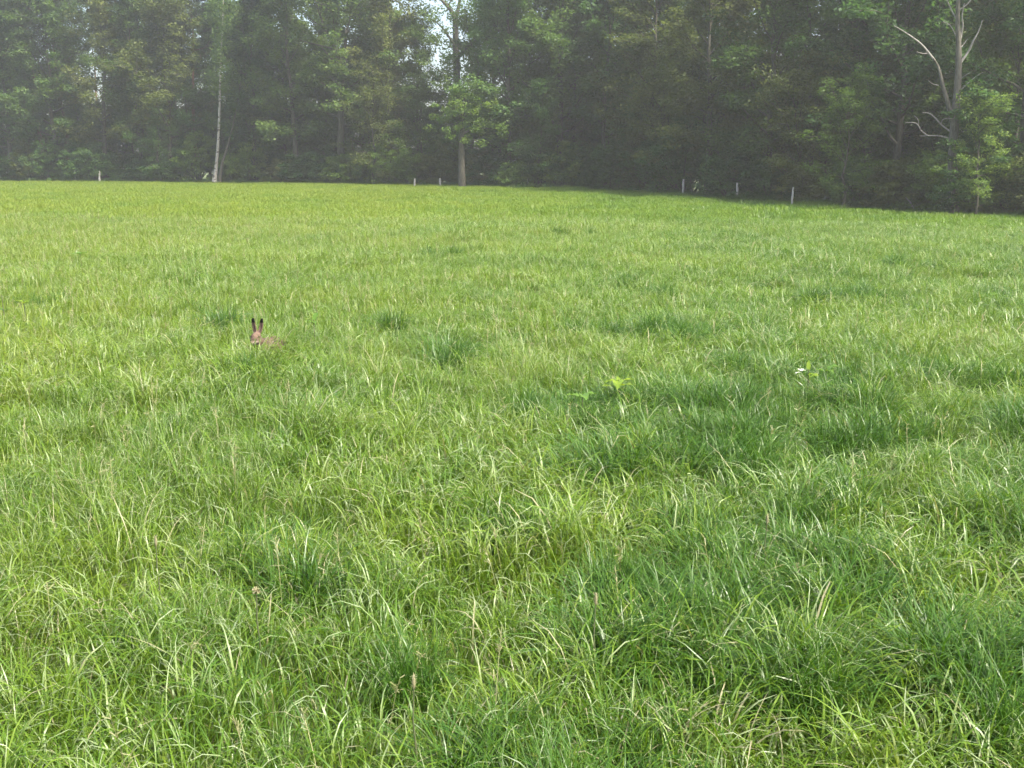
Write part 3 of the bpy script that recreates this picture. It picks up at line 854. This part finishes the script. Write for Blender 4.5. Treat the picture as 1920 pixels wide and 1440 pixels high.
weed(3, 553, 0.36, [(30, 0.2, 0.12, 0.05, 0.6, 0.4), (150, 0.2, 0.12, 0.05, 0.5, 0.5)], "dock2", "weed with white blossom at the photo's left border", "flowering_weed",
     [(a, 0.35, 0.06, 0.035, 0.7, 0.5) for a in (0, 72, 144, 216, 288)])

# single seed heads on dark stalks in the foreground
def seed_head(px, py, above, kind, label):
    p = ground_at(px, py, above)
    e = empty("seed_head", (p.x, p.y, float(gz(p.x, p.y))))
    tag(e, label, "seed head", "seed heads standing above the grass")
    Pp = np.array([[0, 0, -0.02], [0.006, 0, above * 0.35], [-0.004, 0.004, above * 0.7], [0, 0, above]])
    V, F = tube_np(Pp, np.array([0.003, 0.0028, 0.0024, 0.002]), 6)
    link("stalk", mesh_np("stalk", V, F), M["stem"], e)
    rng = np.random.RandomState(int(px))
    G = Geo()
    if kind == "clock":
        for k in range(55):
            d = rng.normal(size=3); d[2] -= 0.2; d /= np.linalg.norm(d)
            q = np.array([[0, 0, above], np.array([0, 0, above]) + d * 0.014]); u = np.cross(d, rng.normal(size=3)); u /= np.linalg.norm(u)
            G.add(np.array([q[0] - u * 0.0006, q[0] + u * 0.0006, q[1] + u * 0.0025, q[1] - u * 0.0025]), np.array([[0, 1, 2, 3]]))
        link("tuft", G.mesh("tuft", False), M["straw"], e)
    else:
        V, F = ellipsoid((0, 0, above + 0.014), (0.005, 0.005, 0.020), None, 8, 8); G.add(V, F)
        for k in range(40):
            a = rng.rand() * 6.28; z = above + rng.uniform(-0.004, 0.034); d = np.array([math.cos(a), math.sin(a), 0.4])
            q = np.array([0, 0, z]); u = np.array([-math.sin(a), math.cos(a), 0])
            G.add(np.array([q - u * 0.001, q + u * 0.001, q + d * 0.010 + u * 0.0005, q + d * 0.010 - u * 0.0005]), np.array([[0, 1, 2, 3]]))
        link("spike", G.mesh("spike", False), M["straw"], e)
for a in [(481, 1112, 0.36, "clock", "white fluffy seed head on a dark stalk, lower left"),
          (776, 1296, 0.34, "spike", "pale seed spike on a dark stalk, bottom centre-left"),
          (1117, 1138, 0.36, "spike", "buff seed spike right of the bottom centre"),
          (1438, 985, 0.36, "spike", "pale seed spike in the lush grass, lower right"),
          (293, 1027, 0.35, "spike", "pale seed spike in the lower left meadow")]:
    seed_head(*a)

# ------------------------------------------------------------------ meadow grass
def blade_set(seed, bx, by, lmul, L0, L1, w0, w1, th0=(0.0, 0.45), bend=(0.4, 1.8), seg=5, pw=1.6, dry=0.018):
    rng = np.random.RandomState(seed)
    n = len(bx)
    phi = rng.rand(n) * 2 * np.pi
    L_ = rng.uniform(L0, L1, n) * lmul; W_ = rng.uniform(w0, w1, n)
    t0 = rng.uniform(*th0, n); bd = rng.uniform(*bend, n) ** 1.0
    t = np.linspace(0, 1, seg + 1)
    th = t0[:, None] + bd[:, None] * t[None, :] ** pw
    ds = L_[:, None] / seg
    sx = np.sin(th) * ds; sz = np.cos(th) * ds
    X = np.concatenate([np.zeros((n, 1)), np.cumsum(sx[:, :-1], 1)], 1); Z = np.concatenate([np.zeros((n, 1)), np.cumsum(sz[:, :-1], 1)], 1)
    Z = np.maximum(Z, 0.005) - 0.02
    tw = phi[:, None] + rng.uniform(-0.5, 0.5, n)[:, None] * t[None, :]
    px_ = bx[:, None] + X * np.cos(tw); py_ = by[:, None] + X * np.sin(tw)
    tilt = rng.normal(size=n)[:, None] * 0.35
    wd = W_[:, None] * (1 - 0.92 * t[None, :] ** 2.2) * (0.7 + 0.3 * np.minimum(1, t[None, :] * 4)) / 2
    ox, oy, oz = -np.sin(tw) * wd * np.cos(tilt), np.cos(tw) * wd * np.cos(tilt), wd * np.sin(tilt)
    A = np.stack([px_ + ox, py_ + oy, Z + oz], -1); B = np.stack([px_ - ox, py_ - oy, Z - oz], -1)
    V = np.stack([A, B], 2).reshape(-1, 3)
    k = (np.arange(n)[:, None] * (2 * (seg + 1)) + np.arange(seg)[None, :] * 2).reshape(-1)
    F = np.stack([k, k + 1, k + 3, k + 2], -1)
    rv = rng.rand(n) * 0.94; rv[rng.rand(n) < dry] = 1.0
    return V, F, np.repeat(rv, 2 * (seg + 1)), np.tile(np.repeat(t, 2), n)

def clump(name, sets):
    g = Geo()
    for s_ in sets:
        V, F, r_, t_ = s_
        g.add(V, F, rnd=r_, along=t_)
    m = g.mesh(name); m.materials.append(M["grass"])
    return m

def panicle(seed, bx, by, H0, H1, wth):
    """flowering stalks: stiff thin culm and a plume of short spikelets"""
    rng = np.random.RandomState(seed); g = []
    Vs, Fs, rs, ts = [], [], [], []; off = 0
    for k in range(len(bx)):
        h = rng.uniform(H0, H1); ph = rng.rand() * 6.28; ln = rng.uniform(0.02, 0.22)
        b = np.array([bx[k], by[k], 0]); d = np.array([math.cos(ph), math.sin(ph), 0]); s = np.array([-d[1], d[0], 0])
        pt = lambda t: b + d * ln * h * t ** 2 + np.array([0, 0, h * t])
        tt = np.linspace(0, 1, 6)
        V = np.stack([np.stack([pt(t) + s * wth * 0.5, pt(t) - s * wth * 0.5]) for t in tt]).reshape(-1, 3)
        F = np.array([[2 * i, 2 * i + 1, 2 * i + 3, 2 * i + 2] for i in range(5)])
        Vs.append(V); Fs.append(F + off); off += len(V); v = 1.0 if rng.rand() < 0.4 else 0.6
        rs += [v] * len(V); ts += [0.3] * len(V)
        for q in range(12):
            t = rng.uniform(0.78, 1.0); p = pt(t); e_ = rng.normal(size=3) * 0.5 + np.array([0, 0, 0.7]) + d * 0.4; e_ /= np.linalg.norm(e_)
            l = rng.uniform(0.012, 0.03); u = np.cross(e_, rng.normal(size=3)); u /= np.linalg.norm(u)
            V = np.array([p - u * wth * 0.6, p + u * wth * 0.6, p + e_ * l + u * wth * 0.5, p + e_ * l - u * wth * 0.5])
            Vs.append(V); Fs.append(np.array([[0, 1, 2, 3]]) + off); off += 4; rs += [v] * 4; ts += [0.2] * 4
    return np.concatenate(Vs), np.concatenate(Fs), np.array(rs), np.array(ts)

rgn = np.random.RandomState(21)
def tile(name, seed, size, dens, fine, arch, low, lush, stalk, dry, wmul, seg, hm=1.0, vary=1.0):
    """a square stand of grass; dens = blades per square metre, the rest shares of each growth form"""
    rng = np.random.RandomState(seed)
    tot = fine + arch + low + lush + dry
    N = dens * size * size
    def pts(k):
        k = max(1, int(k)); m = 0.5 * size * 1.05
        # blades stand in tufts: half of them gather round tuft centres
        nt_ = max(2, int(size * size * 26 / wmul))
        cx = rng.uniform(-m, m, (nt_, 2)); pick = rng.randint(nt_, size=k)
        P = cx[pick] + rng.normal(size=(k, 2)) * 0.055 * wmul ** 0.5
        U = rng.uniform(-m, m, (k, 2)); use = rng.rand(k) < 0.55
        P = np.where(use[:, None], P, U)
        hgt = 0.58 + 0.62 * vnoise(P[:, 0] / 0.30 + seed * 3.7, P[:, 1] / 0.30 + seed * 1.9) + 0.34 * vnoise(P[:, 0] / 0.12 + seed * 1.7, P[:, 1] / 0.12 + seed * 2.9)
        return P[:, 0], P[:, 1], hgt * hm
    W_ = wmul; sets = []
    sets.append(blade_set(seed + 1, *pts(N * fine / tot), 0.16, 0.29, 0.0020 * W_, 0.0044 * W_, th0=(0.0, 0.32), bend=(0.5, 2.3), seg=seg, pw=2.2))
    sets.append(blade_set(seed + 2, *pts(N * arch / tot), 0.18, 0.33, 0.0030 * W_, 0.0056 * W_, th0=(0.0, 0.42), bend=(2.1, 3.6), seg=seg + 2, pw=2.3, dry=0.02))
    sets.append(blade_set(seed + 3, *pts(N * low / tot), 0.08, 0.20, 0.0022 * W_, 0.0040 * W_, th0=(0.2, 1.1), bend=(0.2, 1.6), seg=max(2, seg - 1), dry=0.05))
    sets.append(blade_set(seed + 4, *pts(N * lush / tot), 0.21, 0.36, 0.0040 * W_, 0.0078 * W_, th0=(0.02, 0.34), bend=(1.4, 3.2), seg=seg + 1, pw=2.2, dry=0.02))
    sets.append(blade_set(seed + 5, *pts(N * dry / tot), 0.18, 0.36, 0.003 * W_, 0.006 * W_, th0=(0.1, 0.8), bend=(0.8, 2.4), seg=seg, dry=0.9))
    if stalk:
        x_, y_, _ = pts(stalk * size * size); sets.append(panicle(seed + 6, x_, y_, 0.24 * hm, 0.42 * hm, 0.0020 * W_))
    if vary < 1: sets = [(a_, b_, 0.42 + (np.minimum(c_, 0.9) - 0.42) * vary, d_) for a_, b_, c_, d_ in sets]
    return clump(name, sets)
CL = []
#                       fine  arch  low  lush stalk dry  wmul seg
for k in range(3): CL.append(tile("n", 100 + 17 * k, 0.7, 5200, .40, .34, .22, .02, 22, .02, 1.15, 5))
for k in range(3): CL.append(tile("n", 200 + 17 * k, 0.7, 4300, .30, .42, .18, .09, 9, .015, 1.25, 5))
for k in range(3): CL.append(tile("n", 300 + 17 * k, 0.7, 3600, .18, .48, .12, .22, 4, .01, 1.4, 5, 1.08))
for k in range(2): CL.append(tile("m", 400 + 17 * k, 1.8, 2600, .42, .34, .20, .02, 14, .01, 1.7, 3))
for k in range(2): CL.append(tile("m", 500 + 17 * k, 1.8, 2400, .34, .42, .16, .07, 6, .01, 1.75, 3))
for k in range(2): CL.append(tile("m", 600 + 17 * k, 1.8, 2100, .24, .46, .10, .19, 3, .005, 1.8, 3, 1.06))
for k in range(2): CL.append(tile("f", 700 + 17 * k, 4.5, 760, .46, .38, .13, .03, 2, .0, 3.4, 2, 0.9, 0.5))
for k in range(2): CL.append(tile("f", 800 + 17 * k, 4.5, 700, .38, .44, .08, .10, 1, .0, 3.6, 2, 0.94, 0.5))
for k, m in enumerate(CL): m.name = "meadow_tile"
# tussock and withered bunch
def disc(rng, k, r_):
    a = rng.rand(k) * 6.28; q = r_ * np.sqrt(rng.rand(k)); return q * np.cos(a), q * np.sin(a), np.ones(k)
TUS = len(CL); CL.append(clump("tussock", [blade_set(901, *disc(rgn, 330, 0.14), 0.26, 0.45, 0.0045, 0.0085, th0=(0.02, 0.6), bend=(0.6, 2.8), seg=6, pw=2.0, dry=0.01)])); CL[-1].materials.clear(); CL[-1].materials.append(M["tussock"])
WIT = len(CL); CL.append(clump("withered", [blade_set(902, *disc(rgn, 46, 0.16), 0.22, 0.40, 0.0035, 0.0075, th0=(0.2, 0.8), bend=(0.8, 2.6), seg=7, dry=0.45)]))

PTS = []
def put(x, y, idx, rz, s, h, size):
    e_ = size * 0.4
    sx_ = (gz(x + e_, y) - gz(x - e_, y)) / (2 * e_); sy_ = (gz(x, y + e_) - gz(x, y - e_)) / (2 * e_)
    c_, n_ = math.cos(rz), math.sin(rz)
    # tilt expressed in the tile's own turned frame: R = Rz(rz) after the tilt
    PTS.append(((x, y, (float(gz(x, y)) + float(gz(x + e_, y)) + float(gz(x - e_, y)) + float(gz(x, y + e_)) + float(gz(x, y - e_))) / 5),
                Vector((-sx_, -sy_, 1)).to_track_quat('Z', 'Y').to_euler() if False else (math.atan(sy_), -math.atan(sx_), rz), (s, s, h), idx))
def lay(size, y0, y1, base, nvar, nclass, dy):
    """lay tiles over the visible wedge of meadow"""
    rows = np.arange(y0 + size / 2, y1, size * 0.97)
    for r_, yy in enumerate(rows):
        wd = 0.53 * yy + 2.0 + size
        for xx in np.arange(-wd, wd, size * 0.97):
            x = xx + (r_ % 2) * size * 0.5 + rgn.uniform(-0.04, 0.04) * size; y = yy + rgn.uniform(-0.04, 0.04) * size
            px = 960 + x / y * FPX
            if y > edge_depth(px) + 1.0 + size * 0.35: continue
            lush = 0.5 + x * 0.085 + (float(vnoise(x / 2.1 + 5, y / 2.6 + 1)) - 0.5) * 1.6 + rgn.normal() * 0.15
            cl = min(nclass - 1, max(0, int(lush * nclass)))
            h = (0.74 + 0.44 * float(vnoise(x / 1.5 + 40, y / 1.8 + 3)) * (0.75 if y > 9 else 1.0)) * (0.93 if math.hypot(x - hp.x - 0.05, y - HY + 0.25) < 0.45 else 1.0) + 0.15 * (float(vnoise(x / 5.7 + 9, y / 7.1 + 2)) - 0.5)
            put(x, y, base + cl * nvar + rgn.randint(nvar), rgn.randint(4) * math.pi / 2 + rgn.normal() * 0.12, rgn.uniform(0.97, 1.08), h, size)
lay(0.7, 1.2, 9.2, 0, 3, 3, 0)
lay(1.8, 9.0, 30.0, 9, 2, 3, 0)
lay(4.5, 29.5, 116.0, 15, 2, 2, 0)
# darker tussocks standing above the sward
for tx, ty, k in [(1320, 740, 6), (1380, 765, 5), (1265, 725, 3), (1200, 600, 4), (1575, 545, 4), (1640, 540, 4), (1740, 490, 5), (860, 462, 3), (1080, 430, 3), (1500, 680, 4), (1560, 725, 3), (1740, 690, 4), (1860, 760, 3), (1720, 800, 3), (1320, 850, 2), (1400, 840, 1), (1500, 890, 2), (440, 690, 1), (360, 580, 1), (210, 545, 1), (1290, 1060, 2), (1500, 1000, 3), (1600, 1010, 2), (1700, 1100, 2), (1850, 1230, 3), (1780, 1200, 2), (1400, 1300, 2), (1290, 1200, 3), (1850, 930, 3), (660, 1010, 1), (1040, 880, 2), (850, 640, 2)]:
    p = ground_at(tx, ty, 0.25)
    for _ in range(k):
        put(p.x + rgn.normal() * 0.28, p.y + rgn.normal() * 0.2, TUS, rgn.rand() * 6.28, rgn.uniform(0.8, 1.3), rgn.uniform(0.8, 1.1), 0.3)
for _ in range(34):
    ty = 470 + 900 * rgn.rand() ** 1.5; tx = rgn.uniform(500, 1920)
    if rgn.rand() > 0.25 + 0.75 * tx / 1920: continue
    p = ground_at(tx, ty, 0.25)
    for _k in range(rgn.randint(1, 4)):
        put(p.x + rgn.normal() * 0.22, p.y + rgn.normal() * 0.16, TUS, rgn.rand() * 6.28, rgn.uniform(0.6, 1.15), rgn.uniform(0.65, 0.95), 0.3)
# rough strip along the wood's foot
for px in np.arange(-120, 2060, 5.0):
    p = edge_point(px, rgn.uniform(-0.2, 1.6))
    put(p.x, p.y, TUS, rgn.rand() * 6.28, rgn.uniform(1.2, 2.2), rgn.uniform(0.8, 1.6), 0.5)
p = ground_at(1270, 1330, 0.2)
for _ in range(3):
    put(p.x + rgn.normal() * 0.10, p.y + rgn.normal() * 0.06, WIT, rgn.rand() * 6.28, 1.0, rgn.uniform(0.9, 1.15), 0.2)

P_ = np.array([q[0] for q in PTS]); R_ = np.array([q[1] for q in PTS]); S_ = np.array([q[2] for q in PTS]); I_ = np.array([q[3] for q in PTS])
gm = bpy.data.meshes.new("meadow_points")
gm.vertices.add(len(P_)); gm.vertices.foreach_set("co", P_.astype(np.float32).ravel())
for nm, tp, dat in (("rot", 'FLOAT_VECTOR', R_), ("scl", 'FLOAT_VECTOR', S_)):
    at_ = gm.attributes.new(nm, tp, 'POINT'); at_.data.foreach_set("vector", dat.astype(np.float32).ravel())
at_ = gm.attributes.new("idx", 'INT', 'POINT'); at_.data.foreach_set("value", I_.astype(np.int32))
gm.update()
gc = bpy.data.collections.new("grass_tiles")       # never linked into the scene: only a source of meshes
for k, m in enumerate(CL):
    gc.objects.link(bpy.data.objects.new("g%02d" % k, m))
grass = link("meadow_grass", gm)
tag(grass, "tall green meadow grass with arching blades and seed stalks", "grass", kind="stuff")
gt = bpy.data.node_groups.new("scatter_grass", 'GeometryNodeTree')
gt.interface.new_socket("Geometry", in_out='INPUT', socket_type='NodeSocketGeometry')
gt.interface.new_socket("Geometry", in_out='OUTPUT', socket_type='NodeSocketGeometry')
N_ = gt.nodes; LK = gt.links
gi = N_.new("NodeGroupInput"); go = N_.new("NodeGroupOutput")
ci = N_.new("GeometryNodeCollectionInfo"); ci.inputs["Collection"].default_value = gc
ci.inputs["Separate Children"].default_value = True; ci.inputs["Reset Children"].default_value = True
ip = N_.new("GeometryNodeInstanceOnPoints"); ip.inputs["Pick Instance"].default_value = True
def named(nm, dt):
    a_ = N_.new("GeometryNodeInputNamedAttribute"); a_.data_type = dt; a_.inputs["Name"].default_value = nm
    return a_.outputs["Attribute"]
LK.new(gi.outputs[0], ip.inputs["Points"]); LK.new(ci.outputs[0], ip.inputs["Instance"])
LK.new(named("idx", 'INT'), ip.inputs["Instance Index"])
e2r = N_.new("FunctionNodeEulerToRotation"); LK.new(named("rot", 'FLOAT_VECTOR'), e2r.inputs[0]); LK.new(e2r.outputs[0], ip.inputs["Rotation"])
LK.new(named("scl", 'FLOAT_VECTOR'), ip.inputs["Scale"])
LK.new(ip.outputs[0], go.inputs[0])
grass.modifiers.new("grass", 'NODES').node_group = gt
print("grass tiles", len(P_), "tile tris", sum(len(m.polygons) * 2 for m in CL))

# ------------------------------------------------------------------ morning haze
hz = bpy.data.meshes.new("haze")
x0, x1, y0, y1, z0, z1 = -184, 184, -184, 184, -6.5, 26
hv = [(x, y, z) for z in (z0, z1) for y in (y0, y1) for x in (x0, x1)]
hz.from_pydata(hv, [], [(0, 2, 3, 1), (4, 5, 7, 6), (0, 1, 5, 4), (2, 6, 7, 3), (0, 4, 6, 2), (1, 3, 7, 5)])
hz.update()
hm, n, L = new_mat("haze")
pv = n.new("ShaderNodeVolumePrincipled")
pv.inputs["Color"].default_value = (0.975, 0.975, 0.90, 1)
pv.inputs["Density"].default_value = 0.0014
pv.inputs["Anisotropy"].default_value = 0.4
ho = n.new("ShaderNodeOutputMaterial"); L.new(pv.outputs[0], ho.inputs["Volume"])
haze = link("haze", hz, hm)
tag(haze, kind="stuff")
